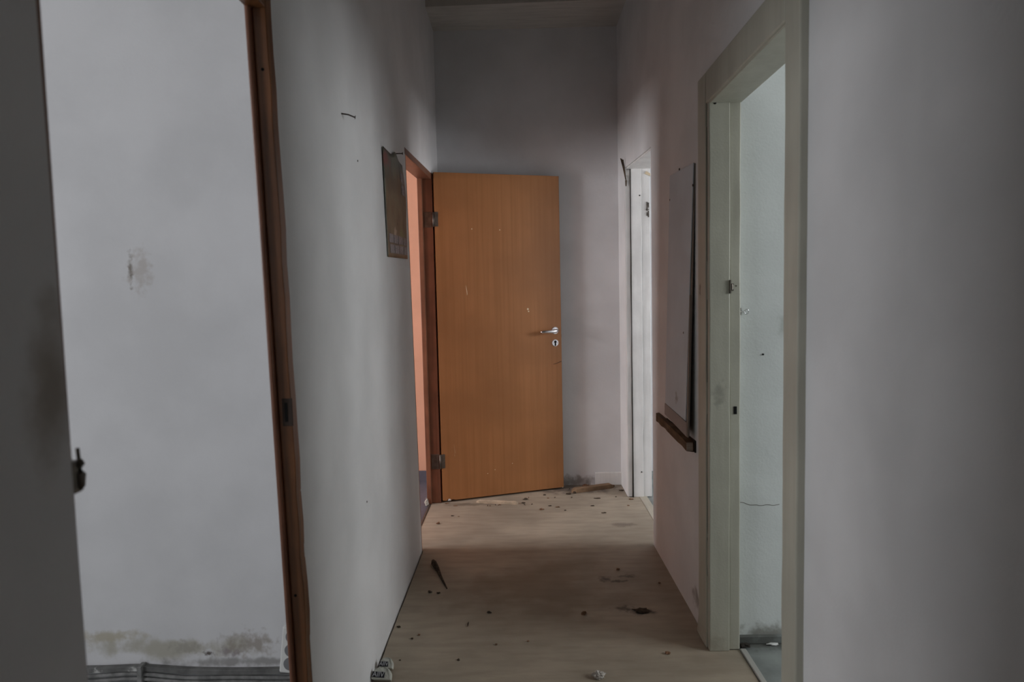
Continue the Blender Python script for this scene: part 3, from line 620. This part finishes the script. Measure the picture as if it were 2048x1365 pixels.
rnd = random.Random(11)
for i in range(16):
    x = rnd.uniform(-0.25, 0.62); y = 3.99 + 0.40 * rnd.random() ** 0.7 + (0.08 if x > 0.2 else 0)
    if y > 4.385 or (x < 0.27 and y > 4.02 + (x + 0.52) * 0.33): y = 3.98 + 0.02 * rnd.random() if x < 0.1 else 4.12
    a = rnd.uniform(0, 6.28); ln = rnd.uniform(0.008, 0.022); b = B()
    tube(b, [(x, y, 0.003), (x + ln * math.cos(a) * 0.5, y + ln * math.sin(a) * 0.6, 0.006), (x + ln * math.cos(a), y + ln * math.sin(a), 0.003)], [0.002, 0.0028, 0.0012], 6)
    tag(obj('splinter', b, M_rcrumb if i % 3 == 0 else M_crumb), 'tiny splinter among the litter between the open door and the white frame', 'debris', 'splinters in front of the open door')

# two crumpled white packets with dark labels
def packet(cx, cy, w_, h_, rot, tilt, label, text, tsz):
    P = thing('paper_packet', label, 'packet', (cx, cy, 0), 'white packets by the left wall')
    T = Matrix.Translation((cx, cy, 0.001)) @ Matrix.Rotation(rot, 4, 'Z') @ Matrix.Rotation(tilt, 4, 'X')
    b = B(); n = 18; fr = []; bk = []
    for i in range(n + 1):
        a = math.pi * i / n
        x = -w_ / 2 * math.cos(a); z = h_ * (math.sin(a) ** 0.55)
        q = 0.0015 * noise.noise(Vector((i * 0.9, cx * 40, 0)))
        fr.append((x, q, z)); bk.append((x * 0.92, 0.026 + q, z * 0.9))
    prism(b, fr, bk); bmesh.ops.transform(b, matrix=T, verts=b.verts[:])
    zmin = min(v.co.z for v in b.verts); bmesh.ops.translate(b, vec=(0, 0, -zmin), verts=b.verts[:]); T = Matrix.Translation((0, 0, -zmin)) @ T
    body = obj('wrapper', b, M_paper, P, bevel=0.003)
    b = B(); boxm(b, -w_ * 0.46, w_ * 0.16, -0.0026, 0.0, h_ * 0.14, h_ * 0.58, T); lab = obj('label_patch', b, M_label, body)
    cu = bpy.data.curves.new('lettering', 'FONT'); cu.body = text; cu.size = tsz; cu.extrude = 0.0003; cu.align_x = 'CENTER'; cu.align_y = 'CENTER'
    to = bpy.data.objects.new('lettering', cu); COL.objects.link(to); bpy.context.view_layer.update()
    me = bpy.data.meshes.new_from_object(to.evaluated_get(bpy.context.evaluated_depsgraph_get())); bpy.data.objects.remove(to)
    bt = B(); bt.from_mesh(me); bmesh.ops.transform(bt, matrix=T @ Matrix.Translation((-w_ * 0.15, -0.0030, h_ * 0.36)) @ Matrix.Rotation(math.pi / 2, 4, 'X'), verts=bt.verts[:])
    obj('lettering', bt, M_letter, lab)
    return P
packet(-0.503, 2.185, 0.050, 0.036, -0.10, -0.75, 'crumpled white packet by the left wall, the one lying farther back', 'AIIV', 0.018)
packet(-0.505, 2.118, 0.070, 0.040, -0.12, -0.75, 'crumpled white packet by the left wall, the nearer one with AIIV on a black label', 'AIIV', 0.023)
lump('green_shred', -0.472, 2.098, 0.012, 0.007, 0.003, M_green, 'small green shred beside the nearer white packet', 'debris')
# crumpled paper at the frame bottom
b = B(); bmesh.ops.create_icosphere(b, subdivisions=3, radius=1)
for v in b.verts:
    k = 1 + 0.55 * noise.noise(v.co * 2.4 + Vector((3, 1, 4))) + 0.15 * noise.noise(v.co * 7)
    v.co = Vector((v.co.x * 0.020 * k + 0.240, v.co.y * 0.017 * k + 2.14, max(0.0, (v.co.z * k + 0.9) * 0.011) + 0.0002))
tag(obj('crumpled_paper', b, M_crump), 'small crumpled scrap of pale paper on the near corridor floor', 'paper')
